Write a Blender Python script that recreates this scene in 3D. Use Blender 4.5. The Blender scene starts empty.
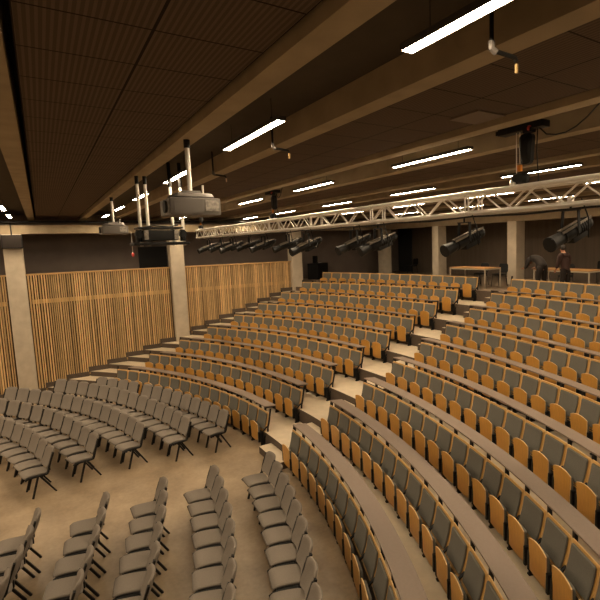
import bpy, bmesh, math, random
from mathutils import Vector, Matrix
random.seed(7)
PI = math.pi
scene = bpy.context.scene
COL = scene.collection

# ------------------------------------------------------------------ materials
def mat(name, color, rough=.6, metal=0., var=0., scale=20., bump=0., bscale=60., spec=.4, emit=None, strength=0., stretch=None, island=0.):
    m = bpy.data.materials.new(name); m.use_nodes = True
    nt = m.node_tree; N = nt.nodes; L = nt.links
    b = N['Principled BSDF']
    c = (*color, 1)
    b.inputs['Base Color'].default_value = c
    b.inputs['Roughness'].default_value = rough
    b.inputs['Metallic'].default_value = metal
    b.inputs['Specular IOR Level'].default_value = spec
    if emit:
        b.inputs['Emission Color'].default_value = (*emit, 1); b.inputs['Emission Strength'].default_value = strength
    if var or bump:
        tc = N.new('ShaderNodeTexCoord'); mp = N.new('ShaderNodeMapping')
        L.new(tc.outputs['Object'], mp.inputs['Vector'])
        if stretch: mp.inputs['Scale'].default_value = stretch
    if var:
        nz = N.new('ShaderNodeTexNoise'); nz.inputs['Scale'].default_value = scale; nz.inputs['Detail'].default_value = 5
        L.new(mp.outputs['Vector'], nz.inputs['Vector'])
        mr = N.new('ShaderNodeMapRange'); mr.inputs['From Min'].default_value = .3; mr.inputs['From Max'].default_value = .7
        mr.inputs['To Min'].default_value = 1 - var; mr.inputs['To Max'].default_value = 1 + var
        L.new(nz.outputs['Fac'], mr.inputs['Value'])
        last = mr.outputs['Result']
        if island:
            g = N.new('ShaderNodeNewGeometry'); m2 = N.new('ShaderNodeMapRange')
            m2.inputs['To Min'].default_value = 1 - island; m2.inputs['To Max'].default_value = 1 + island
            L.new(g.outputs['Random Per Island'], m2.inputs['Value'])
            mu = N.new('ShaderNodeMath'); mu.operation = 'MULTIPLY'
            L.new(last, mu.inputs[0]); L.new(m2.outputs['Result'], mu.inputs[1]); last = mu.outputs[0]
        mx = N.new('ShaderNodeVectorMath'); mx.operation = 'SCALE'; mx.inputs[0].default_value = color
        L.new(last, mx.inputs['Scale']); L.new(mx.outputs['Vector'], b.inputs['Base Color'])
    if bump:
        n2 = N.new('ShaderNodeTexNoise'); n2.inputs['Scale'].default_value = bscale; n2.inputs['Detail'].default_value = 4
        L.new(mp.outputs['Vector'], n2.inputs['Vector'])
        bp = N.new('ShaderNodeBump'); bp.inputs['Strength'].default_value = bump; bp.inputs['Distance'].default_value = .01
        L.new(n2.outputs['Fac'], bp.inputs['Height']); L.new(bp.outputs['Normal'], b.inputs['Normal'])
    return m

M = {}
M['oak'] = mat('oak_ply', (.52, .262, .052), .42, var=.10, scale=6, stretch=(14, 14, 1.2), spec=.4)
M['oak_face_lit'] = mat('oak_face_lit', (.56, .32, .095), .45, var=.08, scale=8, stretch=(10, 10, 1))  # oak made lighter: light caught along the backrest edges is put into the colour
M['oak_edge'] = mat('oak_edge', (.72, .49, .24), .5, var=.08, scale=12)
M['slat'] = mat('pine_slat', (.60, .40, .19), .55, var=.14, scale=5, stretch=(3, 3, .8), island=.30)
M['slat_rail'] = mat('pine_rail', (.56, .34, .14), .5, var=.1, scale=5)
M['dark_backing'] = mat('dark_backing', (.10, .06, .032), .8)
M['pad'] = mat('grey_wool', (.155, .147, .125), .9, var=.08, scale=90, bump=.25, bscale=400, spec=.15)
M['taupe'] = mat('taupe_wool', (.243, .21, .176), .9, var=.07, scale=80, bump=.25, bscale=400, spec=.15)
M['black'] = mat('black_steel', (.008, .0075, .007), .55, spec=.3)
M['lino'] = mat('brown_linoleum', (.245, .185, .145), .48, var=.05, scale=30)
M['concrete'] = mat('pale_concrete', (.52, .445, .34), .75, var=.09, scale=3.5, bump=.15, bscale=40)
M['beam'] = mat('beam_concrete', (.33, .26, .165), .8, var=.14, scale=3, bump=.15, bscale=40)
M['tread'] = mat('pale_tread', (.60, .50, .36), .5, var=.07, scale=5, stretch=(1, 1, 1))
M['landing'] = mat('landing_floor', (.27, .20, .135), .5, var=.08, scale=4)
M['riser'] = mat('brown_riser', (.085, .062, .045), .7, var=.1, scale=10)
M['darkwall'] = mat('dark_wall', (.19, .15, .125), .85, var=.1, scale=1.5)
M['backwall'] = mat('back_wall', (.15, .115, .085), .8, var=.12, scale=2, stretch=(4, 1, .2))
M['soffit'] = mat('dark_ceiling', (.06, .045, .03), .9, var=.1, scale=4)
M['alu'] = mat('aluminium_tube', (.80, .75, .68), .38, metal=.35)
M['white'] = mat('white_paint', (.66, .62, .55), .5)
M['proj'] = mat('grey_projector_shell', (.115, .10, .088), .5)
M['projlight'] = mat('pale_projector_panel', (.24, .215, .185), .5, var=.4, scale=30)
M['orange'] = mat('orange_hook', (.85, .30, .02), .5)
M['red'] = mat('red_plastic', (.55, .05, .04), .4)
M['yellow'] = mat('yellow_tag', (.45, .30, .12), .5, var=.3, scale=40)
M['skin'] = mat('skin', (.50, .25, .15), .5)
M['hair'] = mat('dark_hair', (.02, .014, .01), .6)
M['cloth_dark'] = mat('dark_cloth', (.022, .016, .013), .9)
M['cloth_red'] = mat('dark_brown_cloth', (.045, .022, .017), .9)
M['tabletop'] = mat('table_wood', (.48, .26, .09), .45, var=.08, scale=8)
M['tableleg'] = mat('pale_metal', (.55, .48, .38), .4, metal=.3)
M['dull'] = mat('dull_metal', (.30, .265, .22), .45, metal=.5)
M['housing'] = mat('dark_lamp_housing', (.05, .042, .035), .5)
M['glass'] = mat('lens_glass', (.02, .02, .025), .05, spec=.8)
M['paper'] = mat('paper', (.6, .58, .52), .7)
LIGHT = (1., .78, .52)
M['lamp'] = mat('lamp_tube', (.9, .88, .82), .5, emit=LIGHT, strength=112.)

def floor_mat():
    m = bpy.data.materials.new('polished_concrete'); m.use_nodes = True
    nt = m.node_tree; N = nt.nodes; L = nt.links; b = N['Principled BSDF']
    tc = N.new('ShaderNodeTexCoord')
    n1 = N.new('ShaderNodeTexNoise'); n1.inputs['Scale'].default_value = .9; n1.inputs['Detail'].default_value = 8; n1.inputs['Roughness'].default_value = .62
    n2 = N.new('ShaderNodeTexNoise'); n2.inputs['Scale'].default_value = 14; n2.inputs['Detail'].default_value = 4
    L.new(tc.outputs['Object'], n1.inputs['Vector']); L.new(tc.outputs['Object'], n2.inputs['Vector'])
    ad = N.new('ShaderNodeMath'); ad.operation = 'MULTIPLY_ADD'; ad.inputs[1].default_value = .25
    L.new(n2.outputs['Fac'], ad.inputs[0]); L.new(n1.outputs['Fac'], ad.inputs[2])
    cr = N.new('ShaderNodeValToRGB'); e = cr.color_ramp.elements
    e[0].position = .42; e[0].color = (.21, .15, .092, 1); e[1].position = .82; e[1].color = (.43, .325, .21, 1)
    L.new(ad.outputs[0], cr.inputs['Fac']); L.new(cr.outputs['Color'], b.inputs['Base Color'])
    mr = N.new('ShaderNodeMapRange'); mr.inputs['To Min'].default_value = .26; mr.inputs['To Max'].default_value = .48
    L.new(n1.outputs['Fac'], mr.inputs['Value']); L.new(mr.outputs['Result'], b.inputs['Roughness'])
    b.inputs['Specular IOR Level'].default_value = .4
    return m
M['floor'] = floor_mat()

def panel_mat():
    """dark acoustic ceiling tiles, 0.62 m grid with fine ribs running across the room"""
    m = bpy.data.materials.new('ribbed_acoustic_tile'); m.use_nodes = True
    nt = m.node_tree; N = nt.nodes; L = nt.links; b = N['Principled BSDF']
    tc = N.new('ShaderNodeTexCoord'); sp = N.new('ShaderNodeSeparateXYZ'); L.new(tc.outputs['Object'], sp.inputs[0])
    def math(op, a, bb=None):
        n = N.new('ShaderNodeMath'); n.operation = op
        for i, v in enumerate((a, bb)):
            if v is None: continue
            if isinstance(v, (int, float)): n.inputs[i].default_value = v
            else: L.new(v, n.inputs[i])
        return n.outputs[0]
    rib = math('PINGPONG', math('MULTIPLY', sp.outputs['Y'], 1 / .036), .5)       # 0..0.5
    ribf = math('GREATER_THAN', rib, .27)
    sx = math('PINGPONG', math('ADD', sp.outputs['X'], 31.01), .31)
    sy = math('PINGPONG', math('ADD', sp.outputs['Y'], 0.), .335)
    seam = math('MINIMUM', math('GREATER_THAN', sx, .007), math('GREATER_THAN', sy, .009))
    fac = math('MULTIPLY', math('MULTIPLY_ADD', ribf, .40), seam)
    fac.node.inputs[0].links[0].from_node.inputs[2].default_value = .62
    fac = math('MULTIPLY_ADD', fac, .85); fac.node.inputs[2].default_value = .15
    mx = N.new('ShaderNodeVectorMath'); mx.operation = 'SCALE'; mx.inputs[0].default_value = (.12, .085, .06)
    L.new(fac, mx.inputs['Scale']); L.new(mx.outputs['Vector'], b.inputs['Base Color'])
    b.inputs['Roughness'].default_value = .9; b.inputs['Specular IOR Level'].default_value = .1
    return m
M['panel'] = panel_mat()

# ------------------------------------------------------------------ mesh builder
class MB:
    def __init__(s): s.v = []; s.f = []; s.mi = []; s.mats = []
    def _m(s, m):
        if m not in s.mats: s.mats.append(m)
        return s.mats.index(m)
    def add(s, verts, faces, m=None, T=None):
        o = len(s.v)
        for p in verts:
            p = Vector(p)
            if T is not None: p = T @ p
            s.v.append(p)
        k = s._m(m)
        for f in faces: s.f.append([o + i for i in f]); s.mi.append(k)
        return s
    def box(s, c, d, m=None, T=None, bev=0.):
        x, y, z = d[0] / 2, d[1] / 2, d[2] / 2
        if bev <= 0:
            vs = [(c[0] + i * x, c[1] + j * y, c[2] + k * z) for k in (-1, 1) for j in (-1, 1) for i in (-1, 1)]
            return s.add(vs, [(0, 2, 3, 1), (4, 5, 7, 6), (0, 1, 5, 4), (2, 6, 7, 3), (0, 4, 6, 2), (1, 3, 7, 5)], m, T)
        bm = bmesh.new(); bmesh.ops.create_cube(bm, size=1)
        for v in bm.verts: v.co = Vector((v.co.x * d[0], v.co.y * d[1], v.co.z * d[2]))
        bmesh.ops.bevel(bm, geom=bm.edges[:], offset=bev, segments=2, affect='EDGES', profile=.7)
        vs = [v.co + Vector(c) for v in bm.verts]; bm.verts.index_update()
        fs = [[v.index for v in f.verts] for f in bm.faces]; bm.free()
        return s.add(vs, fs, m, T)
    def bar(s, a, b, w, h, m=None):
        """box of section w x h from a to b"""
        a, b = Vector(a), Vector(b); d = (b - a); l = d.length
        q = d.to_track_quat('Z', 'X').to_matrix().to_4x4()
        return s.box((0, 0, l / 2), (w, h, l), m, Matrix.Translation(a) @ q)
    def tube(s, pts, r, m=None, n=8, cap=True):
        pts = [Vector(p) for p in pts]; rs = r if isinstance(r, (list, tuple)) else [r] * len(pts)
        vs = []; prev = None
        for i, p in enumerate(pts):
            t = (pts[min(i + 1, len(pts) - 1)] - pts[max(i - 1, 0)]).normalized()
            if prev is None:
                u = t.orthogonal().normalized()
            else:
                u = (prev - t * prev.dot(t)).normalized()
            prev = u; w = t.cross(u)
            for k in range(n):
                a = 2 * PI * k / n; vs.append(p + (u * math.cos(a) + w * math.sin(a)) * rs[i])
        fs = []
        for i in range(len(pts) - 1):
            for k in range(n):
                fs.append((i * n + k, i * n + (k + 1) % n, (i + 1) * n + (k + 1) % n, (i + 1) * n + k))
        if cap:
            fs.append(tuple(reversed(range(n)))); fs.append(tuple(range((len(pts) - 1) * n, len(pts) * n)))
        return s.add(vs, fs, m)
    def plate(s, outline, t, m=None, fn=None, bev=.006, caps=4, edge=None):
        """rounded slab: outline in (x,y), thickness t along z from 0; every vertex goes through fn"""
        n = len(outline); cx = sum(p[0] for p in outline) / n; cy = sum(p[1] for p in outline) / n
        hw = max(abs(p[0] - cx) for p in outline)
        k0 = 1 - bev / hw
        rings = [(sc, 0.) for sc in [i / caps * k0 for i in range(1, caps)]] + [(k0, 0.), (1., bev), (1., t - bev), (k0, t)] + [(i / caps * k0, t) for i in range(caps - 1, 0, -1)]
        vs = [(cx, cy, 0.)]
        for sc, z in rings: vs += [(cx + (p[0] - cx) * sc, cy + (p[1] - cy) * sc, z) for p in outline]
        vs.append((cx, cy, t))
        fs = [(0, 1 + (k + 1) % n, 1 + k) for k in range(n)]
        for i in range(len(rings) - 1):
            for k in range(n): fs.append((1 + i * n + k, 1 + i * n + (k + 1) % n, 1 + (i + 1) * n + (k + 1) % n, 1 + (i + 1) * n + k))
        o = 1 + (len(rings) - 1) * n; e = len(vs) - 1
        fs += [(o + k, o + (k + 1) % n, e) for k in range(n)]
        if fn: vs = [fn(*p) for p in vs]
        s.add(vs, fs, m)
        if edge is not None:
            e0 = n + (caps - 1) * n; k = s._m(edge); base = len(s.mi) - len(fs)
            for i in range(e0, e0 + 3 * n): s.mi[base + i] = k
        return s
    def mesh(s, name, m=None, smooth=True, angle=40):
        me = bpy.data.meshes.new(name); me.from_pydata([tuple(p) for p in s.v], [], s.f); me.update()
        bm = bmesh.new(); bm.from_mesh(me); bmesh.ops.recalc_face_normals(bm, faces=bm.faces[:]); bm.to_mesh(me); bm.free()
        ms = [x if x is not None else m for x in s.mats]
        for x in ms: me.materials.append(x)
        me.polygons.foreach_set('material_index', s.mi)
        if smooth:
            me.polygons.foreach_set('use_smooth', [True] * len(me.polygons)); me.set_sharp_from_angle(angle=math.radians(angle))
        me.update(); return me
    def build(s, name, m=None, parent=None, smooth=True, angle=40):
        o = bpy.data.objects.new(name, s.mesh(name, m, smooth, angle)); COL.objects.link(o)
        if parent: o.parent = parent
        return o

def rrect(w, h, r, n=4, x0=0, y0=0):
    out = []
    for (sx, sy, a0) in ((1, 1, 0), (-1, 1, 90), (-1, -1, 180), (1, -1, 270)):
        for k in range(n + 1):
            a = math.radians(a0 + 90 * k / n)
            out.append((x0 + sx * (w / 2 - r) + r * math.cos(a), y0 + sy * (h / 2 - r) + r * math.sin(a)))
    # straight sides get intermediate points so that the slab can bend
    res = []
    for i, p in enumerate(out):
        q = out[(i + 1) % len(out)]; res.append(p)
        d = math.hypot(q[0] - p[0], q[1] - p[1])
        if d > .12:
            k = 4
            for j in range(1, k): res.append((p[0] + (q[0] - p[0]) * j / k, p[1] + (q[1] - p[1]) * j / k))
    return res

def tag(o, label=None, cat=None, group=None, kind=None):
    if label: o['label'] = label
    if cat: o['category'] = cat
    if group: o['group'] = group
    if kind: o['kind'] = kind
    return o
def empty(name, loc=(0, 0, 0), rz=0.):
    o = bpy.data.objects.new(name, None); COL.objects.link(o)
    o.location = loc; o.rotation_euler = (0, 0, rz); o.empty_display_size = .1
    return o
def copy_tree(o, parent=None):
    c = o.copy(); COL.objects.link(c)
    if parent: c.parent = parent
    for ch in [x for x in KIDS.get(o.name, [])]:
        copy_tree(ch, c)
    return c
KIDS = {}
def register(root):
    for ch in root.children: KIDS.setdefault(root.name, []).append(ch); register(ch)
def struct(name, mb, m=None, parent=None, **k):
    o = mb.build(name, m, parent, **k)
    o['kind'] = 'structure'
    return o
ORD = ['', 'first', 'second', 'third', 'fourth', 'fifth', 'sixth', 'seventh', 'eighth', 'ninth', 'tenth', 'eleventh', 'twelfth', 'thirteenth', 'fourteenth', 'fifteenth', 'sixteenth', 'seventeenth']

# ------------------------------------------------------------------ geometry of the hall (metres; arcs are centred on the origin, floor z = 0)
W = .55
R0, PITCH = 15.5859, 1.0346
def RR(k): return R0 + PITCH * (k - 1)
def LEV(k): return .3484 * (k - 1) + .002 * (k - 1) ** 2
BACKTOP = .839
PHIL = [123.2696, 121.5973, 120.0304, 118.5891, 117.1941, 116.0297, 114.9286, 113.929, 112.9641]
PHIR = [87.7861, 88.0822, 88.3602, 88.7834, 89.0231, 89.2493, 89.4159, 89.6173, 89.7377]
XW = -10.3          # colonnade and slatted partition
XO = -12.4          # outer wall behind it
XR = 13.0
YB = 28.9
YF = -2.0
ZC = 7.0

# ------------------------------------------------------------------ camera
CAMP = Vector((10.523, 11.1072, 5.0913))
yaw, pit, rol = .9731, -.1145, -.0293
fwd = Vector((-math.sin(yaw) * math.cos(pit), math.cos(yaw) * math.cos(pit), math.sin(pit)))
r0 = Vector((math.cos(yaw), math.sin(yaw), 0)); u0 = r0.cross(fwd)
rgt = r0 * math.cos(rol) + u0 * math.sin(rol); up = -r0 * math.sin(rol) + u0 * math.cos(rol)
FPX, PPX, PPY = 479.746, 369.939, 297.425
cd = bpy.data.cameras.new('camera'); cam = bpy.data.objects.new('camera', cd); COL.objects.link(cam)
cam.matrix_world = Matrix(((rgt.x, up.x, -fwd.x, CAMP.x), (rgt.y, up.y, -fwd.y, CAMP.y), (rgt.z, up.z, -fwd.z, CAMP.z), (0, 0, 0, 1)))
cd.sensor_width = 36; cd.lens = FPX / 600 * 36
cd.shift_x = (300 - PPX) / 600; cd.shift_y = -(300 - PPY) / 600
cd.clip_start = .05; cd.clip_end = 200
scene.camera = cam

# ------------------------------------------------------------------ shell
def slab(name, x0, x1, y0, y1, z0, z1, m):
    return struct(name, MB().box(((x0 + x1) / 2, (y0 + y1) / 2, (z0 + z1) / 2), (x1 - x0, y1 - y0, z1 - z0)), m)
slab('floor', XO, XR, YF, YB, -.3, 0, M['floor'])
slab('wall_left', XO - .3, XO, YF, YB, 0, ZC, M['darkwall'])
slab('wall_back', XO - .3, XR + .3, YB, YB + .3, 0, ZC, M['backwall'])
slab('wall_right', XR, XR + .3, YF, YB, 0, ZC, M['darkwall'])
slab('wall_front', XO - .3, XR + .3, YF - .3, YF, 0, ZC, M['darkwall'])
slab('ceiling', XO - .3, XR + .3, YF - .3, YB + .3, ZC, ZC + .25, M['soffit'])

def arc_pt(R, ph): return (R * math.cos(ph), R * math.sin(ph))
def arc_limits(R): return math.acos(max(-1, XW / R)), math.acos(min(1, XR / R))
def tier(k):
    Ri = RR(k - 1) - .12; z1 = LEV(k); z0 = LEV(k - 1) - .15
    Ro = RR(k) - .10
    n = 72
    mb = MB(); vs = []; fs = []
    a0, a1 = arc_limits(Ri); b0, b1 = arc_limits(Ro)
    for i in range(n + 1):
        t = i / n
        pi_ = arc_pt(Ri, a0 + (a1 - a0) * t); po = arc_pt(Ro, b0 + (b1 - b0) * t)
        vs += [(*pi_, z0), (*pi_, z1), (*po, z1), (*po, z0)]
    top = []; oth = []
    for i in range(n):
        a, b = 4 * i, 4 * i + 4
        top.append((a + 1, b + 1, b + 2, a + 2))
        oth += [(a, b, b + 1, a + 1), (a + 2, b + 2, b + 3, a + 3), (a + 3, b + 3, b, a)]
    oth += [(0, 1, 2, 3), (4 * n, 4 * n + 3, 4 * n + 2, 4 * n + 1)]
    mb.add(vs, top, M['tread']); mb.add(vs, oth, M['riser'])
    return struct('floor_tier', mb, smooth=False)
for k in range(2, 10): tier(k)
# top landing behind the last row, reaching the back wall and the passage behind the partition
def landing():
    Ri = RR(9) - .12; z1 = LEV(10); z0 = LEV(9) - .15
    a0, a1 = arc_limits(Ri); n = 72; inner = [arc_pt(Ri, a0 + (a1 - a0) * i / n) for i in range(n + 1)]
    ylim = inner[0][1]
    vs = []; fs = []; oth = []
    for p in inner:
        d = math.hypot(*p); ux, uy = p[0] / d, p[1] / d
        t = min((YB / uy) if uy > 1e-6 else 1e9, (XO / ux) if ux < -1e-6 else 1e9, (XR / ux) if ux > 1e-6 else 1e9)
        t = max(t, d + .001)
        o = (ux * t, uy * t)
        vs += [(*p, z0), (*p, z1), (*o, z1), (*o, z0)]
    for i in range(n):
        a, b = 4 * i, 4 * i + 4
        fs.append((a + 1, b + 1, b + 2, a + 2)); oth.append((a, b, b + 1, a + 1))
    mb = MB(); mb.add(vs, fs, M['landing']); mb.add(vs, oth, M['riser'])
    o0 = vs[2]
    mb.add([(XO, ylim, z1), (inner[0][0], ylim, z1), (o0[0], o0[1], z1), (XO, ylim, z0), (inner[0][0], ylim, z0)], [(0, 1, 2)], M['landing'])
    mb.add([(XO, ylim, z1), (inner[0][0], ylim, z1), (inner[0][0], ylim, z0), (XO, ylim, z0)], [(0, 1, 2, 3)], M['riser'])
    # corner of the rectangle on the left, beyond the last ray that meets the outer wall
    ring = [vs[4 * i + 2] for i in range(n + 1)]
    for i in range(n):
        a, b = ring[i], ring[i + 1]
        if abs(a[0] - XO) < 1e-3 and abs(b[1] - YB) < 1e-3:
            mb.add([a, b, (XO, YB, z1)], [(0, 1, 2)], M['landing'])
        if abs(a[1] - YB) < 1e-3 and abs(b[0] - XR) < 1e-3:
            mb.add([a, b, (XR, YB, z1)], [(0, 1, 2)], M['landing'])
    return struct('floor_landing', mb, smooth=False)
landing()

# half steps in the stair between the blocks and along the partition
def step_box(x0f, x1f, k, depth):
    """box on tier k against the riser of tier k+1"""
    R1 = RR(k) - .12; Rf = R1 - depth; z0 = LEV(k); z1 = (LEV(k) + LEV(k + 1)) / 2
    n = 6; vs = []
    for i in range(n + 1):
        x = x0f + (x1f - x0f) * i / n
        yo = math.sqrt(R1 * R1 - x * x); yi = math.sqrt(Rf * Rf - x * x)
        vs += [(x, yi, z0), (x, yi, z1), (x, yo, z1), (x, yo, z0)]
    top = []; oth = [(0, 1, 2, 3), (4 * n, 4 * n + 3, 4 * n + 2, 4 * n + 1)]
    for i in range(n):
        a, b = 4 * i, 4 * i + 4
        top.append((a + 1, b + 1, b + 2, a + 2)); oth += [(a, b, b + 1, a + 1), (a + 2, b + 2, b + 3, a + 3)]
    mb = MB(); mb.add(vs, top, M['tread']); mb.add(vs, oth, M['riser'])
    return struct('stair_step', mb, smooth=False)
for k in range(1, 10):
    kk = min(k, 9); xr = RR(kk) * math.cos(math.radians(PHIR[kk - 1]))
    step_box(xr - (1.05 if k == 1 else .78), xr + .12, k, .32)
    xl = RR(kk) * math.cos(math.radians(PHIL[kk - 1]))
    step_box(XW + .06, xl - .12, k, .5)

# colonnade, lintels, beams
COLY = [(-.75, -.2), (4.65, 5.2), (10.08, 10.63), (15.45, 15.98), (20.82, 21.33), (26.1, 26.62)]
for (a, b) in COLY:
    struct('column', MB().box((XW - .05, (a + b) / 2, 2.86), (.5, b - a, 5.73), bev=.015), M['concrete'])
COLX = [(-6.28, -5.86), (-1.93, -1.5), (2.45, 2.88), (6.8, 7.23), (11.1, 11.5)]
for (a, b) in COLX:
    struct('column', MB().box(((a + b) / 2, 26.36, 3.3 + 1.215), (b - a, .5, 2.43), bev=.015), M['concrete'])
struct('lintel', MB().box((XW - .05, (YF + 26.62) / 2, 5.88), (.42, 26.62 - YF, .30)), M['beam'])  # both lintels: same concrete as the columns, coloured darker to paint in light fall-off
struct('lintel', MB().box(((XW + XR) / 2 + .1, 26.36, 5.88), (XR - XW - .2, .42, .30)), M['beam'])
struct('trim_1', MB().tube([(XW + .2, YF + .1, 6.13), (XW + .2, 21.9, 6.13)], .045, M['black']), M['black'])
YC0 = 10.40; PER = 2.72
def pair_c(n): return YC0 + PER * n
ZB = 6.28
for n in range(-4, 7):
    for s in (-.54, .54):
        y = pair_c(n) + s
        if YF < y < YB:
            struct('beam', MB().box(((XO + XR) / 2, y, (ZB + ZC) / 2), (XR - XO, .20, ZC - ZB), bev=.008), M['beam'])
    y0, y1 = pair_c(n) + .64 + .05, pair_c(n + 1) - .64 - .05
    if y1 < YB + .5 and y0 > YF - .5:
        o = struct('ceiling_panel', MB().box(((XO + XR) / 2, 0, 0), (XR - XO, min(y1, YB) - max(y0, YF), .06)), M['panel'])
        o.location = (0, (max(y0, YF) + min(y1, YB)) / 2, ZB + .09)
    yg = pair_c(n)
    if YF < yg - .44 and yg + .44 < YB:
        struct('ceiling_panel', MB().box(((XO + XR) / 2, yg, ZB + .275), (XR - XO, .88, .05)), M['soffit'])
struct('ceiling_tile', MB().box((6.96, 14.93, ZB + .052), (.40, .40, .02)), mat('pale_tile', (.17, .125, .09), .8))

# slatted partition between the columns
def slat_panel(y0, y1, cut_last=False):
    root = bpy.data.objects.new('wall_left_slatted', None); COL.objects.link(root); root['kind'] = 'structure'
    rnd = random.Random(int(y0 * 10))
    s = MB(); y = y0 + .03; zt = 4.27
    while y < y1 - .03:
        R = math.hypot(XW, y); zb = 0.
        for k in range(2, 11):
            if R > RR(k - 1) - .12: zb = LEV(k)
        w = rnd.choice((.036, .042, .05)); d = rnd.uniform(.035, .08)
        s.box((XW - .06 + d / 2, y + w / 2, (zt + zb + .05) / 2), (d, w, zt - zb - .05))
        y += w + rnd.uniform(.022, .045)
    struct('slats', s, M['slat'], root, smooth=False)
    struct('backing', MB().box((XW - .10, (y0 + y1) / 2, 2.13), (.04, y1 - y0, 4.26)), M['dark_backing'], root)
    struct('top_rail', MB().box((XW - .03, (y0 + y1) / 2, 4.30), (.16, y1 - y0, .05)), M['slat_rail'], root)
    r = MB(); yy = y0 + .1
    yend = y1 - .1
    r.box((XW - .065, (yy + yend) / 2, 3.32), (.035, yend - yy, .15))
    struct('handrail', r, M['slat_rail'], root)
    return root
for a, b in ((-.2, 4.65), (5.2, 10.08), (10.63, 15.45), (15.98, 20.82)): slat_panel(a, b)
# dark stepped skirting where the tiers meet the partition
sk = MB()
for k in range(1, 10):
    za = LEV(k); zm = (LEV(k) + LEV(k + 1)) / 2
    ra = RR(k - 1) - .12 if k > 1 else 8.5; rb = RR(k) - .62; rc = RR(k) - .12
    for (p, q, z) in ((ra, rb, za), (rb, rc, zm)):
        ya = math.sqrt(max(p * p - XW * XW, 0.)) if p > 10.3 else -1.9
        yb = math.sqrt(q * q - XW * XW)
        if yb > 20.9: yb = 20.9
        if yb > ya: sk.box((XW + .03, (ya + yb) / 2, z + .075), (.04, yb - ya, .19))
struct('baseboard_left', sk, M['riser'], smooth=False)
# dark hatch and curtain on the outer walls
struct('door_1', MB().box((XO + .03, 15.2, 4.3), (.06, 1.15, 1.75)), M['black'])
o = MB()
for i in range(14): o.tube([(-12.2 + .085 * i, YB - .1, 3.32), (-12.2 + .085 * i, YB - .1, 6.2)], .06, M['black'], n=6)
tag(o.build('curtain', M['black']), 'black floor-length curtain in the far corner beside the back wall', 'curtain')

# ------------------------------------------------------------------ ceiling lamps
def make_lamp():
    root = empty('ceiling_lamp'); L_ = 1.64
    h = MB(); h.box((0, 0, .032), (L_ + .016, .096, .022), bev=.004)
    for y in (-.046, .046): h.box((0, y, .016), (L_ + .016, .006, .035))
    for x in (-.5, .5): h.box((x * (L_ + .010), 0, .016), (.006, .09, .035))
    h.build('housing', M['housing'], root)
    MB().box((0, 0, .012), (L_, .085, .02)).build('diffuser', M['lamp'], root)
    for x in (-.6, .6): MB().tube([(x, 0, .04), (x, 0, .34)], .003, n=6).build('hanger', M['black'], root)
    return root
lamp0 = make_lamp(); register(lamp0); used = False
LAMPX = {0: (-5.4, -8.9), 1: (-8.75, -5.25, -1.7, 1.8, 5.3, 8.85), 2: (-8.9, -5.4, -1.95, 1.62, 5.2, 8.75), 3: (-9.2, -5.7, -2.05, 1.5, 5.05, 8.6),
         4: (-5.5, -2.0, 1.5, 5.05, 8.6), 5: (-5.5, -2.0, 1.5, 5.05, 8.6)}
LAB = {0: 'far left recess', 1: 'nearest lit bay', 2: 'second bay', 3: 'third bay', 4: 'fourth bay', 5: 'rearmost bay'}
area_spots = []
NLIT = {4: 4, 5: 3}          # lamps of the two rear bays that are built; the rest of the hall is lit from lamps out of the picture
for n in range(-4, 7):
    xs = LAMPX.get(n, (-9, -5.5, -2., 1.5, 5.05, 8.6)); vis = []
    for x in xs:
        p = (x + (.03 if n == 1 else -.03), pair_c(n), ZB - (.01 if n == 1 else .03))
        if n in LAMPX and len(vis) < NLIT.get(n, 9) and not (n == 3 and x > 8): vis.append(p)
        else: area_spots.append(p)
    vis.sort(key=lambda p: p[0])
    for i, p in enumerate(vis):
        o = lamp0 if not used else copy_tree(lamp0); used = True
        o.location = p
        tag(o, f"lit linear lamp in the {LAB[n]}, {ORD[i + 1]} from the slatted wall", 'ceiling lamp', 'linear ceiling lamps')
for i, p in enumerate(area_spots):
    if not (YF < p[1] < 25.): continue
    ld = bpy.data.lights.new('lamp_light', 'AREA'); ld.shape = 'RECTANGLE'; ld.size = 1.64; ld.size_y = .085
    ld.energy = 112. * 1.72 * .085 * PI; ld.color = LIGHT
    lo = bpy.data.objects.new('lamp_light', ld); COL.objects.link(lo); lo.location = (p[0], p[1], p[2] - .01)

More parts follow.
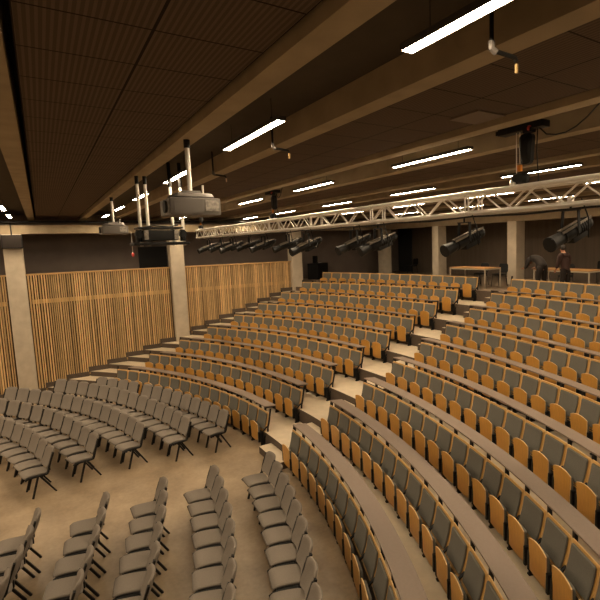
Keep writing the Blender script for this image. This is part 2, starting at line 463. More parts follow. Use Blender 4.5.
# ------------------------------------------------------------------ tip-up seats
# local frame: origin under the top of the back, x along the row (towards the right of someone sitting), y towards the stage
def back_y(z):                                             # face of the reclined back board
    t = (BACKTOP - z) / .50
    return .125 * t - .02 * math.sin(PI * min(max(t, 0), 1))
def make_seat():
    root = empty('auditorium_seat')
    zc = .585
    def bend(off):
        return lambda px, py, pz: (px, back_y(zc + py) - pz + off, zc + py)
    bk = MB().plate(rrect(.540, .505, .02, 3), .018, M['oak_face_lit'], bend(0), bev=.004, edge=M['oak_edge']).build('backrest', M['oak'], root)
    MB().plate(rrect(.458, .40, .03, 4, 0, .022), .034, M['pad'], bend(.035), bev=.010).build('back_pad', M['pad'], bk)
    # tipped-up seat: board with an arched top and a narrower foot, cushion behind it
    out = []
    for i in range(13):
        a = -1 + 2 * i / 12; out.append((.205 * -a, .565 + .052 * (1 - abs(a) ** 2.2)))
    out += [(-.205, .44), (-.192, .33), (-.186, .14), (-.06, .125), (.06, .125), (.186, .14), (.192, .33), (.205, .44)]
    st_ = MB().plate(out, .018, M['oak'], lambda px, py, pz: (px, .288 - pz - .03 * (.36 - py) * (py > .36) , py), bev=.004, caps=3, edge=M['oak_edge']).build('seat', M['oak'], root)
    MB().plate(rrect(.39, .38, .05, 3, 0, .37), .045, M['pad'], lambda px, py, pz: (px, .225 + pz, py), bev=.012, caps=3).build('seat_pad', M['pad'], st_)
    for s in (-1, 1):
        MB().box((s * .222, .25, .24), (.044, .08, .26), bev=.006).build('hinge', M['black'], root)
    st = MB(); st.box((-.275, .215, .19), (.026, .07, .38), bev=.004); st.box((-.275, .205, .012), (.05, .11, .024)); st.bar((-.275, .205, .36), (-.275, .05, .49), .02, .04)
    st.build('stand', M['black'], root)
    return root
seat0 = make_seat(); register(seat0); seat_used = False
def end_post(side):
    mb = MB(); s = .29 * side
    pts = [(s, back_y(z) - .035, z) for z in (BACKTOP + .09, .75, .65, .55, .45)] + [(s, .05, .352)]
    for a, b in zip(pts[:-1], pts[1:]): mb.bar(a, b, .024, .05)
    mb.box((s * .97, .19, .09), (.024, .11, .18), bev=.004); mb.bar((s * .97, .19, .16), (s, .04, .365), .022, .03)
    return mb.mesh('end_post', M['black'])
POST = {1: end_post(1), -1: end_post(-1)}
def place_seat(R, ph, z, label, group):
    global seat_used
    o = seat0 if not seat_used else copy_tree(seat0); seat_used = True
    o.location = (R * math.cos(ph), R * math.sin(ph), z)
    # local +y = -radial
    o.rotation_euler = (0, 0, ph + PI / 2)
    return tag(o, label, 'auditorium seat', group)
def rowname(k): return 'front row' if k == 1 else ('back row' if k == 9 else ORD[k] + ' row up')
NR = {}
NSEAT = {1: 12, 2: 14, 3: 15, 4: 14, 5: 12, 6: 11, 7: 10, 8: 9, 9: 8}
for k in range(1, 10):
    R = RR(k); z = LEV(k)
    # with +y pointing to the centre, local +x points towards growing angle ... left block first (15 seats, counted from the stairs)
    for j in range(15):
        ph = math.radians(PHIL[k - 1]) - (14 - j + .5) * W / R
        o = place_seat(R, ph, z, f"grey and oak tip-up seat, {ORD[j + 1]} from the stairs, {rowname(k)} beside the slatted wall", 'tip-up seats of the block beside the slatted wall')
        for jj, side in ((0, -1), (14, 1)):
            if j == jj:
                e = bpy.data.objects.new('end_post', POST[side]); COL.objects.link(e); e.parent = o
    NR[k] = NSEAT[k]
    for n in range(NSEAT[k]):
        ph = math.radians(PHIR[k - 1]) - (n + .5) * W / R
        o = place_seat(R, ph, z, f"grey and oak tip-up seat, {ORD[n + 1]} from the stairs, {rowname(k)} across the stairs", 'tip-up seats of the block across the stairs')
        if n == 0:
            e = bpy.data.objects.new('end_post', POST[1]); COL.objects.link(e); e.parent = o

# ------------------------------------------------------------------ writing desks behind rows
def desk(k, a0, a1, label, group, brk):
    R = RR(k); z = LEV(k) + .940; zf = LEV(k) + .905; am = (a0 + a1) / 2
    root = empty('writing_desk', (R * math.cos(am), R * math.sin(am), LEV(k)))
    inv = Matrix.Translation((-R * math.cos(am), -R * math.sin(am), -LEV(k)))
    n = max(8, int(abs(a1 - a0) * R / .25)); vs = []; fs = []
    for i in range(n + 1):
        a = a0 + (a1 - a0) * i / n
        for (r, zz) in ((R + .015, z - .026), (R + .015, z), (R + .335, zf), (R + .335, zf - .026)): vs.append((*arc_pt(r, a), zz))
    for i in range(n):
        p, q = 4 * i, 4 * i + 4
        for e in range(4): fs.append((p + e, q + e, q + (e + 1) % 4, p + (e + 1) % 4))
    fs += [(0, 1, 2, 3), (4 * n, 4 * n + 3, 4 * n + 2, 4 * n + 1)]
    MB().add(vs, fs, M['lino'], inv).build('desktop', M['lino'], root)
    for a in brk:
        T = inv @ Matrix.Translation((R * math.cos(a), R * math.sin(a), LEV(k))) @ Matrix.Rotation(a + PI / 2, 4, 'Z')
        b = MB()
        b.box((0, -.045, .818), (.05, .045, .19), None, T)
        vs2 = [(-.02, -.03, .88), (.02, -.03, .88), (-.02, -.30, .855), (.02, -.30, .855), (-.02, -.03, .915), (.02, -.03, .915), (-.02, -.30, .882), (.02, -.30, .882)]
        b.add(vs2, [(0, 2, 3, 1), (4, 5, 7, 6), (0, 1, 5, 4), (2, 6, 7, 3), (0, 4, 6, 2), (1, 3, 7, 5)], None, T)
        b.build('bracket', M['black'], root)
    tag(root, label, 'desk', group)
for k in range(1, 9):
    R = RR(k); l0 = math.radians(PHIL[k - 1]); e = l0 - 15 * W / R
    desk(k, l0 - .95 * W / R, e + .22 / R, f"long curved brown writing desk behind the {'front' if k == 1 else ORD[k]} row beside the slatted wall", 'writing desks of the block beside the slatted wall',
         [l0 - j * W / R for j in range(1, 15)] + [e + .26 / R])
    r0_ = math.radians(PHIR[k - 1])
    desk(k, r0_ + .0 / R, r0_ - (NR[k] + 1.4) * W / R, f"long curved brown writing desk behind the {'front' if k == 1 else ORD[k]} row across the stairs", 'writing desks of the block across the stairs',
         [r0_ - .03 / R] + [r0_ - j * W / R for j in range(1, NR[k] + 1)])

# ------------------------------------------------------------------ loose chairs
CH = .92
def make_chair():
    root = empty('stacking_chair')
    # seat cushion: depth from y=.12 to .56
    def sf(px, py, pz):
        yy = .355 + py; t = (yy - .12) / .47
        z = .428 + .04 * t + pz - .03 * max(0, (t - .78) / .22) ** 2 - .018 * (1 - (px / .225) ** 2) * (1 - t) + .012 * math.sin(PI * t)
        return (px, yy, z)
    MB().plate(rrect(.414, .47, .05, 4), .040, M['taupe'], sf, bev=.014).build('seat', M['taupe'], root)
    def bf(px, py, pz):
        z = .715 + py; t = (CH - z) / .40
        y = .0 + .155 * t - .02 * math.sin(PI * min(max(t, 0), 1)) - .06 * (1 - (px / .212) ** 2) - pz + .06
        return (px, y, z)
    out = rrect(.424, .40, .085, 6)
    MB().plate(out, .045, M['taupe'], bf, bev=.016).build('backrest', M['taupe'], root)
    fr = MB()
    for s in (-1, 1):
        x = .226 * s
        pts = [(x, .58, .425), (x, .53, .455), (x, .30, .445), (x, .19, .435), (x, .165, .47), (x, .145, .54), (x, .112, .66), (x * .995, .068, .78), (x * .98, .04, .86)]
        for a, b in zip(pts[:-1], pts[1:]): fr.bar(a, b, .028, .060)
        fr.box((.10 * s, .10, .50), (.045, .018, .09))
    fr.box((0, .30, .425), (.47, .04, .018)); fr.box((0, .50, .42), (.47, .03, .018))
    fr.build('frame', M['black'], root)
    for s in (-1, 1):
        x = .225 * s
        f = MB(); f.bar((x, .35, .43), (x * 1.02, .475, .0), .032, .032); f.build('leg', M['black'], root)
        f = MB(); f.bar((x, .31, .43), (x * 1.02, .05, .0), .032, .032); f.build('leg', M['black'], root)
    return root
chair0 = make_chair(); register(chair0); chair_used = False
def place_chair(R, ph, label, group, turn):
    global chair_used
    o = chair0 if not chair_used else copy_tree(chair0); chair_used = True
    jr = random.uniform(-.02, .02)
    o.location = (R * math.cos(ph), R * math.sin(ph), 0); o.rotation_euler = (0, 0, ph + PI / 2 + jr + turn)
    tag(o, label, 'chair', group)
# rows on the right of the floor aisle: (centre of first back, a later one with its index)
RIGHT = [(14.721, 83.38, 14.678, 69.29, 7, 9), (13.618, 83.22, 13.648, 74.71, 4, 8), (12.717, 83.21, 12.617, 76.09, 3, 6), (11.789, 82.84, 11.731, 77.54, 2, 5), (10.804, 82.76, 10.787, 79.86, 1, 4)]      # radius and angle of the first chair and of a later one, its index, chairs in the row
rn = ['row nearest the tip-up seats', 'second row from the tip-up seats', 'third row from the tip-up seats', 'fourth row from the tip-up seats', 'row farthest from the tip-up seats']
for r, (Ra, a, Rb, b, j, n) in enumerate(RIGHT):
    a, b = math.radians(a), math.radians(b)
    for k in range(n):
        t = k / j
        place_chair(Ra + (Rb - Ra) * min(t, 1), a + (b - a) * t, f"taupe stacking chair, {ORD[k + 1]} from the floor aisle, {rn[r]}, bare-floor side", 'stacking chairs between the floor aisle and the camera', math.radians(6))
# rows on the left: (right end back, left end back, number, extra chairs beyond the left end)
LEFT = [(14.762, 95.78, 14.458, 120.32, 13), (13.861, 96.59, 13.858, 124.99, 14), (12.916, 98.36, 12.78, 128.21, 14), (11.937, 98.89, 11.887, 121.11, 9), (11.063, 98.42, 11.013, 109.8, 5)]
for r, (Ra, a, Rb, b, n) in enumerate(LEFT):
    a, b = math.radians(a), math.radians(b)
    extra = 0 if r < 3 else 2
    for k in range(n + extra):
        t = k / (n - 1)
        ph = a + (b - a) * t
        if r == 0:
            span = (n - 1) + .38; kk = k + (.38 if k >= 9 else 0); t = kk / span; ph = a + (b - a) * t
        place_chair(Ra + (Rb - Ra) * t, ph, f"taupe stacking chair, {ORD[k + 1]} from the floor aisle, {rn[r]}, slatted-wall side", 'stacking chairs between the floor aisle and the slatted wall', math.radians(7))

# ------------------------------------------------------------------ lighting truss, hoists, spotlights
TY, TZ, TS = 15.82, 5.55, .30
tr = empty('lighting_truss', (0, TY, TZ)); X0, X1 = -6.9, 9.3; h = TS / 2 - .025
for (sy, sz) in ((-1, -1), (-1, 1), (1, -1), (1, 1)):
    MB().tube([(X0, sy * h, sz * h), (X1, sy * h, sz * h)], .027, n=10).build('chord', M['alu'], tr)
joints = []
x = X0; secs = []
while x < X1 - .3:
    e = min(x + 2.16, X1); secs.append((x, e)); x = e
for (a, b) in secs:
    m_ = MB(); n = max(2, round((b - a - .1) / .36)); st = (b - a - .1) / n
    for f in range(4):
        for i in range(n):
            xa, xb = a + .05 + st * i, a + .05 + st * (i + 1)
            lo, hi = (-h, h) if i % 2 == 0 else (h, -h)
            if f == 0: p, q = (xa, -h, lo), (xb, -h, hi)
            elif f == 1: p, q = (xa, h, -lo), (xb, h, -hi)
            elif f == 2: p, q = (xa, lo, h), (xb, hi, h)
            else: p, q = (xa, -lo, -h), (xb, -hi, -h)
            m_.tube([p, q], .012, n=6)
    for e in (a + .03, b - .03):
        for f in (((-h, -h), (-h, h)), ((-h, h), (h, h)), ((h, h), (h, -h)), ((h, -h), (-h, -h))):
            m_.tube([(e, *f[0]), (e, *f[1])], .012, n=6)
        for sy in (-1, 1):
            for sz in (-1, 1): m_.tube([(e - .02, sy * h, sz * h), (e + .02, sy * h, sz * h)], .032, n=10)
    m_.build('bracing', M['alu'], tr)
MB().tube([(X0 + .3, -h - .06, -h - .03)] + [(X0 + .3 + i * .8, -h - .05, -h - .05 - .02 * (i % 2)) for i in range(1, 20)], .012, n=6).build('cable', M['black'], tr)
tag(tr, 'silver box truss of round tubes crossing the hall below the ceiling', 'lighting truss')

def hoist(x, wbar, label):
    o = empty('chain_hoist', (x, TY, TZ + TS / 2)); top = ZB + .08 - (TZ + TS / 2)
    b = MB(); b.box((0, 0, top - .02), (wbar, .14, .075), bev=.01); b.box((-wbar / 2 - .03, 0, top - .01), (.09, .05, .05), bev=.01); b.box((wbar * .2, -.05, top - .07), (.12, .08, .05)); b.build('trolley', M['black'], o)
    MB().tube([(.14, -.08, top - .05)] * 1 + [(.16, -.08, top - .055)], .03, n=8).build('indicator', M['red'], o)
    c = MB(); c.plate(rrect(.16, .34, .05, 3), .12, M['black'], lambda a, bb, cc: (a * (1 + .12 * math.sin(bb * 9)) + .06, cc - .06, top - .26 + bb), bev=.03); c.build('chain_bag', M['black'], o)
    ch = MB()
    for i in range(16):
        z = top - .07 - i * .022
        ch.box((-.04, 0, z), (.012 if i % 2 else .006, .006 if i % 2 else .012, .026))
    ch.tube([(-.09, 0, top - .05), (-.085, 0, .05)], .006, n=6)
    ch.build('chain', M['alu'], o)
    MB().box((-.04, 0, top - .46), (.055, .04, .075), bev=.012).build('hook', M['orange'], o)
    g = MB(); g.plate(rrect(.22, .13, .05, 3), .12, M['black'], lambda a, bb, cc: (a - .03, cc - .06, .075 + bb), bev=.03); g.build('motor', M['black'], o)
    MB().tube([(-.12, -.03, .06), (-.10, -.06, .02), (-.06, -.05, .01)], .03, n=8).build('clamp', M['alu'], o)
    w = MB(); w.tube([(.2, 0, top - .05), (.19, 0, top - .3), (.2, .02, .1), (.22, 0, -.02)], .007, n=6)
    w.tube([(.2, 0, top - .03)] + [(.2 + .95 * t, -.25 * t, top - .10 - .16 * math.sin(PI * t) + .14 * t) for t in (.15, .3, .45, .6, .75, .9, 1.)], .008, n=6)
    w.build('cable', M['black'], o)
    return tag(o, label, 'chain hoist', 'chain hoists carrying the truss')
hoist(6.83, .62, 'black chain hoist with orange hook, the larger one near the right end of the truss')
hoist(-.4, .62, 'black chain hoist with orange hook, the smaller one above the middle of the truss')
hoist(-6.72, .3, 'black chain hoist at the far end of the truss by the slatted wall')

def make_spot():
    o = empty('stage_spotlight')
    # axis along -y, origin at the clamp on the truss; body centre .42 below
    ax = Matrix.Translation((0, -.02, -.37)) @ Matrix.Rotation(math.radians(19), 4, 'X')
    def T(pts): return [ax @ Vector(p) for p in pts]
    b = MB(); b.tube(T([(0, -.16, 0), (0, .36, 0)]), .082, n=16)
    b.tube(T([(0, .34, 0), (0, .40, 0), (0, .44, 0)]), [.082, .075, .04], n=16)
    for k in range(6): b.tube(T([(0, .05 + .045 * k, 0), (0, .062 + .045 * k, 0)]), .092, n=16)
    b.box((0, .12, -.07), (.13, .30, .10), None, ax, bev=.012); bd = b.build('body', M['black'], o)
    l = MB(); l.tube(T([(0, -.16, 0), (0, -.40, 0), (0, -.405, 0), (0, -.16, 0)]), [.072, .09, .082, .064], n=18, cap=False); lt = l.build('lens_tube', M['black'], o)
    MB().tube(T([(0, -.30, 0), (0, -.305, 0)]), .078, n=18).build('lens', M['glass'], lt)
    p = MB()
    p.bar(ax @ Vector((.06, -.20, .070)), ax @ Vector((.06, .40, .070)), .03, .012)
    p.box((.01, .0, .092), (.05, .40, .012), None, ax); p.build('cooling_fins', M['dull'], bd)
    y = MB()
    for s in (-1, 1): y.bar((s * .12, .0, -.37), (s * .10, .0, -.10), .012, .045)
    y.box((0, 0, -.10), (.24, .045, .014)); y.tube([(0, 0, -.10), (0, 0, .0)], .014, n=8); y.build('yoke', M['black'], o)
    c = MB(); c.box((0, 0, .02), (.05, .07, .09), bev=.01); c.build('clamp', M['alu'], o)
    w = MB(); w.tube([ax @ Vector((0, .42, .02)), Vector((.05, .30, -.25)), Vector((.16, .12, -.42)), Vector((.20, .05, -.2)), Vector((.12, .03, .03))], .009, n=6); w.build('cable', M['black'], o)
    return o
sp0 = make_spot(); register(sp0); su = False
SPX = [(7.52, .88, 0), (5.99, .9, 0), (4.04, .92, 0), (3.3, .9, 4), (1.45, .95, 6), (.55, .85, -8), (-.9, .85, 5), (-1.9, .8, -12), (-3.3, .9, 6), (-4.3, .85, -6), (-5.6, .9, 8)]
for i, (x, sc, rz) in enumerate(SPX):
    o = sp0 if not su else copy_tree(sp0); su = True
    o.location = (x, TY - .1, TZ - TS / 2 + (.05 if i == 0 else 0)); o.scale = (sc, sc, sc); o.rotation_euler = (0, 0, math.radians(rz))
    lab = 'black stage spotlight hung under the truss, ' + ('closest to the camera and largest' if i == 0 else ORD[i + 1] + ' from its near end')
    tag(o, lab, 'spotlight', 'spotlights under the truss')

# ------------------------------------------------------------------ projectors
def make_projector():
    o = empty('ceiling_projector')          # origin at the pole top; lens looks along -y
    p = MB(); p.tube([(0, 0, -.08), (0, 0, -.60)], .026, n=12); p.build('pole', M['white'], o); MB().tube([(0, 0, 0), (0, 0, -.09)], .034, n=12).build('clamp', M['black'], o)
    q = MB(); q.box((0, 0, -.585), (.16, .20, .05), bev=.01); q.plate(rrect(.40, .46, .05, 3), .05, M['proj'], lambda a, b, c: (a * (1 - 3 * c), b * (1 - 3 * c), -.645 + c), bev=.01); q.build('mount', M['proj'], o)
    b = MB(); b.box((0, 0, -.745), (.44, .54, .19), bev=.025); bd = b.build('body', M['proj'], o)
    MB().box((.222, -.08, -.74), (.012, .30, .14)).build('side_cover', M['proj'], bd)
    l = MB(); l.box((.224, .17, -.735), (.012, .15, .12)); l.build('vent', M['projlight'], bd)
    f = MB(); f.box((0, -.275, -.745), (.40, .02, .165)); f.build('front_plate', M['projlight'], bd)
    n = MB(); n.tube([(.10, -.275, -.745), (.10, -.31, -.745)], .068, n=18); n.build('lens', M['black'], bd)
    t = MB(); t.tube([(.08, .12, -.655), (.08, .12, -.50)], .012, n=8); t.tube([(-.1, .2, -.655), (-.1, .2, -.57)], .03, n=8); t.build('fitting', M['white'], o)
    return o
pj = make_projector(); register(pj); pj.location = (4.86, 12.56, ZB)
tag(pj, 'large grey projector hanging on a silver pole from a beam', 'projector', 'grey ceiling projectors')
o = copy_tree(pj); o.location = (-1.97, 12.56, ZB); tag(o, 'small distant grey projector on a pole above the slatted wall', 'projector', 'grey ceiling projectors')
# lamp rig on white poles
rg = empty('hanging_equipment_rig', (1.75, 12.8, 5.26))
for (y, t) in ((12.52, ZB), (12.64, ZB), (13.03, ZB - .03), (13.2, ZB - .03)):
    MB().tube([(0, y - 12.8, t - 5.38), (0, y - 12.8, -.13)], .026, n=10).build('pole', M['white'], rg)
    MB().tube([(0, y - 12.8, (ZB if t == ZB else ZB + .33) - 5.26), (0, y - 12.8, t - 5.39)], .03, n=10).build('clamp', M['black'], rg)
b = MB(); b.box((0, 0, .05), (.38, .54, .17), bev=.02); b.build('housing', M['black'], rg)
b = MB(); b.box((0, .0, -.09), (.5, .86, .045), bev=.01); b.box((0, 0, .17), (.4, .7, .03), bev=.008); b.build('frame', M['black'], rg)
for y in (-.235, .235):
    b = MB(); b.box((.215, y, .05), (.02, .07, .15), bev=.008); b.build('side_plate', M['projlight'], rg)
for y in (-.33, .36):
    b = MB(); b.tube([(.05, y, .07), (.16, y, .07)], .06, n=14); b.tube([(.1, y, -.05), (.1, y, .14)], .045, n=10); b.build('fan', M['black'], rg)
b = MB(); b.tube([(.1, -.3, .17), (.15, -.1, .21), (.1, .15, .19), (.05, .3, .22)], .012, n=6); b.build('cable', M['black'], rg)
tag(rg, 'black boxed equipment rig hanging on white poles below the large projector', 'equipment rig')
# small red pull cord
o = MB(); o.tube([(XW + .15, 14.09, 5.73), (XW + .15, 14.09, 4.95)], .012, M['white'], n=6); o.tube([(XW + .15, 14.09, 4.95), (XW + .15, 14.09, 4.90), (XW + .15, 14.09, 4.80)], [.03, .055, .03], M['red'], n=10)
tag(o.build('pull_cord', M['white']), 'thin pull cord with a red bulb hanging from the lintel', 'pull cord')
# loudspeaker on the column
o = empty('loudspeaker', (XW + .2, 10.36, 5.22))
MB().box((.14, 0, .24), (.28, .58, .46), bev=.02).build('cabinet', M['black'], o)
MB().box((.285, 0, .24), (.01, .52, .40), bev=.004).build('grille', M['cloth_dark'], o)
MB().tube([(.0, 0, .48), (.0, 0, .9)], .02, n=8).build('bracket', M['black'], o)
tag(o, 'black loudspeaker mounted high on the concrete column', 'loudspeaker')
# ceiling pull handles in the nearest bay
def pendant(x, y, label):
    o = empty('ceiling_blind_crank', (x, y, ZB + .32))
    MB().tube([(0, 0, 0), (0, 0, -.37)], .013, n=8).build('rod', M['black'], o)
    MB().tube([(0, 0, -.36), (0, .0, -.40), (.01, .03, -.42)], .02, n=8).build('elbow', M['proj'], o)
    MB().tube([(.01, .02, -.415), (.03, .17, -.43), (.03, .185, -.45)], .014, n=8).build('arm', M['black'], o)
    MB().box((.03, .187, -.49), (.014, .018, .055), bev=.004).build('tag', M['yellow'], o)
    tag(o, label, 'ceiling arm', 'black jointed arms hanging from the ceiling')
pendant(8.50, 13.40, 'black jointed ceiling arm with a yellow tag beside the brightest lamp')
pendant(5.28, 13.40, 'small black ceiling arm with a yellow tag below the second lamp')
pendant(3.0, 13.40, 'tiny black ceiling arm with a pale tag just right of the large projector')

# ------------------------------------------------------------------ back of the hall: tables, chairs, desk, people
ZL = LEV(10)
def table(x, y, w, d, label):
    o = empty('table', (x, y, ZL))
    MB().box((0, 0, .735), (w, d, .025), bev=.004).build('tabletop', M['tabletop'], o)
    f = MB()
    for s in (-1, 1):
        f.box((0, s * (d / 2 - .02), .70), (w, .03, .045)); f.box((s * (w / 2 - .02), 0, .70), (.03, d, .045))
    f.build('apron', M['tableleg'], o)
    for sx in (-1, 1):
        for sy in (-1, 1): MB().box((sx * (w / 2 - .022), sy * (d / 2 - .022), .345), (.04, .04, .69)).build('leg', M['tableleg'], o)
    return tag(o, label, 'table', 'tables behind the last row')
table(-2.17, 24.55, 1.8, .85, 'wood-topped table with pale metal legs left of the back column')
table(1.35, 25.1, 2.0, .85, 'wood-topped table with pale metal legs where two people stand')
def make_shell_chair():
    o = empty('shell_chair')
    MB().plate(rrect(.42, .42, .07, 4), .03, M['black'], lambda a, b, c: (a, b + .02, .45 + c), bev=.01).build('seat', M['cloth_dark'], o)
    MB().plate(rrect(.42, .34, .08, 4), .025, M['black'], lambda a, b, c: (a, -.21 - c - .06 * (b + .17), .68 + b), bev=.008).build('backrest', mat('dark_grey_shell', (.07, .06, .05), .5), o)
    for sx in (-1, 1):
        for sy in (-1, 1): MB().tube([(sx * .17, sy * .16 + .02, .45), (sx * .21, sy * .21 + .01, 0)], .012, n=6).build('leg', M['black'], o)
    MB().box((0, .02, .43), (.36, .34, .02)).build('frame', M['black'], o)
    for s in (-1, 1): MB().tube([(s * .17, -.15, .44), (s * .17, -.215, .60)], .012, n=6).build('support', M['black'], o)
    return o
sc0 = make_shell_chair(); register(sc0)
sc_spots = [(-1.62, 25.3, 180, 'dark shell chair tucked behind the right end of the table left of the column'), (-2.55, 25.3, 180, 'dark shell chair tucked behind the left end of the table left of the column'),
            (-9.9, 27.9, 100, 'lone dark shell chair against the back wall between two columns'), (.55, 28.2, 170, 'dark stool-like chair at the right edge against the back wall'), (.75, 25.9, 190, 'dark shell chair behind the table where two people stand')]
for i, (x, y, r, lab) in enumerate(sc_spots):
    o = sc0 if i == 0 else copy_tree(sc0)
    o.location = (x, y, ZL); o.rotation_euler = (0, 0, math.radians(r)); tag(o, lab, 'chair', 'shell chairs at the back')
# black control desk in the far left corner
o = empty('control_desk', (-11.5, 22.9, ZL), math.radians(-55))
MB().box((0, 0, .40), (1.15, .6, .80), bev=.01).build('cabinet', M['black'], o)
m_ = MB(); m_.box((.18, -.05, 1.0), (.5, .04, .36), bev=.008); m_.box((.18, 0, .82), (.2, .16, .03)); m_.build('monitor', M['black'], o)
MB().box((-.22, -.1, .81), (.40, .22, .012)).build('paper', M['paper'], o)
tag(o, 'black control desk with a monitor beside the far left column', 'desk')

# people: one continuous skinned body each, clothes and hair as children
def add_skin_layer(me):
    bm = bmesh.new(); bm.from_mesh(me); bm.verts.layers.skin.verify(); bm.to_mesh(me); bm.free()
def skin_body(name, joints, edges, m, parent=None, root=0, sub=2):
    me = bpy.data.meshes.new(name); me.from_pydata([j[0] for j in joints], edges, []); me.update(); add_skin_layer(me)
    o = bpy.data.objects.new(name, me); COL.objects.link(o)
    if parent: o.parent = parent
    for i, j in enumerate(joints):
        r = j[1]; d = me.skin_vertices[0].data[i]
        d.radius = r if isinstance(r, tuple) else (r, r); d.use_root = (i == root)
    sm = o.modifiers.new('skin', 'SKIN'); sm.use_smooth_shade = True
    sb = o.modifiers.new('sub', 'SUBSURF'); sb.levels = sub; sb.render_levels = sub
    me.materials.append(m)
    return o
def hand(J, E, wrist, dirv, side):
    """palm and five fingers growing from joint index wrist"""
    d = Vector(dirv).normalized(); w = Vector(J[wrist][0]); s = d.cross(Vector((0, 0, 1)))
    if s.length < .1: s = Vector((1, 0, 0))
    s.normalize(); n = s.cross(d)
    J.append((tuple(w + d * .05), (.032, .018))); palm = len(J) - 1; E.append((wrist, palm))
    for i, (off, ln) in enumerate(((-.028, .065), (-.01, .078), (.01, .074), (.028, .058))):
        a = w + d * .095 + s * off; J.append((tuple(a), .010)); E.append((palm, len(J) - 1))
        J.append((tuple(a + d * ln * .6 - n * .008), .009)); E.append((len(J) - 2, len(J) - 1))
        J.append((tuple(a + d * ln * .95 - n * .028), .008)); E.append((len(J) - 2, len(J) - 1))
    a = w + d * .045 + s * .05 * side; J.append((tuple(a), .011)); E.append((palm, len(J) - 1))
    J.append((tuple(a + d * .04 + s * .012 * side - n * .01), .009)); E.append((len(J) - 2, len(J) - 1))
def face(o, c, f, r):
    """eyes, nose, mouth, ears on the head at c facing f"""
    f = Vector(f).normalized(); s = f.cross(Vector((0, 0, 1))).normalized(); u = s.cross(f); c = Vector(c)
    for k in (-1, 1):
        e = MB(); p = c + f * r * .86 + s * k * .032 + u * .008
        e.tube([p, p + f * .006, p + f * .010], [.013, .011, .004], n=8); e.build('eye', M['hair'], o)
        e = MB(); p = c + s * k * .078 - f * .005 - u * .005
        e.tube([p - u * .028, p - u * .01, p + u * .015, p + u * .03], [.008, .012, .015, .008], n=6); e.build('ear', M['skin'], o)
    e = MB(); p = c + f * r * .9
    e.tube([p + u * .015, p - u * .015 + f * .018, p - u * .028 + f * .012], [.007, .012, .008], n=6); e.build('nose', M['skin'], o)
    e = MB(); p = c + f * r * .88 - u * .055
    e.tube([p - s * .022, p + f * .006, p + s * .022], [.003, .006, .003], n=6); e.build('mouth', M['red'], o)
def standing(loc, rz, label, lean=.0, jacket='cloth_red'):
    root = empty('person', loc, rz)
    H = .0
    ly = lean
    J = [((0, 0, .90), (.12, .085)), ((0, .02 + ly * .3, 1.12), (.115, .08)), ((0, .02 + ly * .7, 1.32), (.135, .08)), ((0, .02 + ly, 1.43), (.06, .055)),
         ((0, .05 + ly, 1.50), (.05, .05)), ((0, .10 + ly, 1.575), (.078, .092)), ((0, .115 + ly, 1.66), (.072, .085))]
    E = [(0, 1), (1, 2), (2, 3), (3, 4), (4, 5), (5, 6)]
    def add(p, r, frm): J.append((p, r)); E.append((frm, len(J) - 1)); return len(J) - 1
    for s in (-1, 1):
        a = add((s * .19, .01 + ly, 1.38), .062, 3); b = add((s * .235, .02 + ly, 1.12), .046, a)
        c = add((s * .215, .16 + ly, .92), .032, b)
        hand(J, E, c, (s * -.2, .55, -.6), -s)
        hp = add((s * .095, 0, .80), .07, 0); kn = add((s * .115, .03, .46), .05, hp); an = add((s * .125, -.01, .09), .042, kn)
        add((s * .135, .12, .045), .036, an)
    b = skin_body('body', J, E, M['skin'], root)
    g = lambda p, k: tuple(v + k for v in p) if isinstance(p, tuple) else p + k
    # jacket
    JJ = [((0, 0, .80), (.185, .15)), ((0, .01, .97), (.175, .14)), (J[1][0], (.172, .13)), (J[2][0], (.195, .135)), ((0, .02 + ly, 1.44), (.11, .095))]; EE = [(0, 1), (1, 2), (2, 3), (3, 4)]
    for s in (-1, 1):
        JJ.append(((s * .19, .01 + ly, 1.38), .088)); EE.append((4, len(JJ) - 1))
        JJ.append(((s * .235, .02 + ly, 1.12), .066)); EE.append((len(JJ) - 2, len(JJ) - 1))
        JJ.append(((s * .217, .145 + ly, .945), .05)); EE.append((len(JJ) - 2, len(JJ) - 1))
    skin_body('jacket', JJ, EE, M[jacket], root)
    TT = [((0, 0, 1.02), (.15, .11))]; TE = []
    for s in (-1, 1):
        TT.append(((s * .095, 0, .80), .112)); TE.append((0, len(TT) - 1))
        TT.append(((s * .115, .03, .46), .078)); TE.append((len(TT) - 2, len(TT) - 1))
        TT.append(((s * .125, -.01, .10), .06)); TE.append((len(TT) - 2, len(TT) - 1))
    skin_body('trousers', TT, TE, M['cloth_dark'], root)
    for s in (-1, 1):
        m_ = MB(); m_.plate(rrect(.095, .27, .045, 4), .075, M['black'], lambda a, bb, c, s=s: (a + s * .13, bb + .07, c * (1 - max(0, bb) * 2.2)), bev=.015); m_.build('shoe', M['black'], root)
    hc = (0, .11 + ly, 1.615)
    hr = MB()
    bm = bmesh.new(); bmesh.ops.create_uvsphere(bm, u_segments=16, v_segments=10, radius=1)
    vs = [(v.co.x * .098, v.co.y * .118 + .09 + ly, v.co.z * .105 + 1.655) for v in bm.verts]; bm.verts.index_update()
    fs = [[v.index for v in f.verts] for f in bm.faces if not (f.calc_center_median().y > .35 and f.calc_center_median().z < .45) and f.calc_center_median().z > -.75]
    bm.free(); hr.add(vs, fs); hr.build('hair', M['hair'], root)
    face(b, hc, (0, 1, -.1), .10)
    return tag(root, label, 'person')
standing((1.85, 24.22, ZL), math.radians(75), 'person in a dark reddish jacket and dark trousers standing at the back table', .06).scale = (.88, .88, .88)
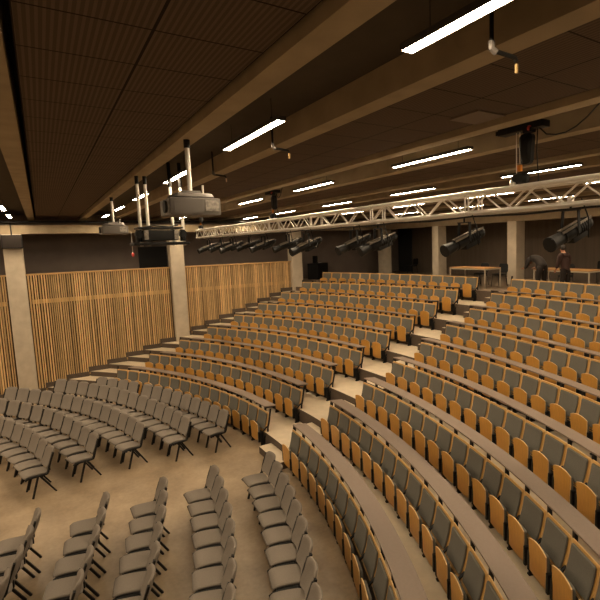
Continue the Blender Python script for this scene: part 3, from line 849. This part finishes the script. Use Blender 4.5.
def bending(loc, rz, label):
    root = empty('person', loc, rz)
    J = [((0, -.10, .92), (.11, .09)), ((0, .08, 1.08), (.115, .085)), ((0, .30, 1.13), (.135, .08)), ((0, .42, 1.10), (.075, .065)), ((0, .49, 1.05), (.05, .05)), ((0, .56, .99), (.078, .09)), ((0, .63, .95), (.07, .082))]
    E = [(0, 1), (1, 2), (2, 3), (3, 4), (4, 5), (5, 6)]
    def add(p, r, frm): J.append((p, r)); E.append((frm, len(J) - 1)); return len(J) - 1
    for s in (-1, 1):
        a = add((s * .19, .38, 1.08), .06, 3); b = add((s * .24, .42, .86), .045, a); c = add((s * .20, .56, .80), .03, b)
        hand(J, E, c, (0, .9, -.12), -s)
        hp = add((s * .095, -.10, .80), .07, 0); kn = add((s * .115, -.03, .46), .05, hp); an = add((s * .125, -.09, .09), .042, kn)
        add((s * .135, .05, .045), .036, an)
    b = skin_body('body', J, E, M['skin'], root)
    JJ = [((0, -.16, .80), (.18, .16)), ((0, .08, 1.08), (.17, .135)), ((0, .30, 1.13), (.19, .13)), ((0, .42, 1.10), (.10, .085))]; EE = [(0, 1), (1, 2), (2, 3)]
    for s in (-1, 1):
        JJ.append(((s * .19, .38, 1.08), .083)); EE.append((3, len(JJ) - 1))
        JJ.append(((s * .24, .42, .86), .064)); EE.append((len(JJ) - 2, len(JJ) - 1))
        JJ.append(((s * .205, .54, .805), .048)); EE.append((len(JJ) - 2, len(JJ) - 1))
    skin_body('jacket', JJ, EE, M['cloth_dark'], root)
    TT = [((0, -.04, 1.0), (.15, .12))]; TE = []
    for s in (-1, 1):
        TT.append(((s * .095, -.1, .80), .112)); TE.append((0, len(TT) - 1))
        TT.append(((s * .115, -.03, .46), .078)); TE.append((len(TT) - 2, len(TT) - 1))
        TT.append(((s * .125, -.09, .10), .06)); TE.append((len(TT) - 2, len(TT) - 1))
    skin_body('trousers', TT, TE, M['cloth_dark'], root)
    for s in (-1, 1):
        m_ = MB(); m_.plate(rrect(.095, .27, .045, 4), .075, M['black'], lambda a, bb, c, s=s: (a + s * .13, bb + .0, c * (1 - max(0, bb) * 2.2)), bev=.015); m_.build('shoe', M['black'], root)
    bm = bmesh.new(); bmesh.ops.create_uvsphere(bm, u_segments=16, v_segments=10, radius=1)
    R_ = Matrix.Rotation(math.radians(-60), 3, 'X')
    vs = [tuple(R_ @ Vector((v.co.x * .098, v.co.y * .112, v.co.z * .112)) + Vector((0, .585, 1.0))) for v in bm.verts]; bm.verts.index_update()
    fs = [[v.index for v in f.verts] for f in bm.faces if not (f.calc_center_median().y > .3 and f.calc_center_median().z < .5) and f.calc_center_median().z > -.7]
    bm.free(); h_ = MB(); h_.add(vs, fs); h_.build('hair', M['hair'], root)
    face(b, (0, .60, .965), (0, .5, -.85), .10)
    return tag(root, label, 'person')
bending((.95, 24.24, ZL), math.radians(72), 'person in dark clothes bending down in front of the back table')

# ------------------------------------------------------------------ world and view
w = bpy.data.worlds.new('world'); scene.world = w; w.use_nodes = True
w.node_tree.nodes['Background'].inputs['Color'].default_value = (.01, .007, .004, 1); w.node_tree.nodes['Background'].inputs['Strength'].default_value = 1.
vs_ = scene.view_settings
vs_.view_transform = 'Standard'; vs_.look = 'None'; vs_.exposure = 0.; vs_.gamma = 1.; vs_.use_curve_mapping = False
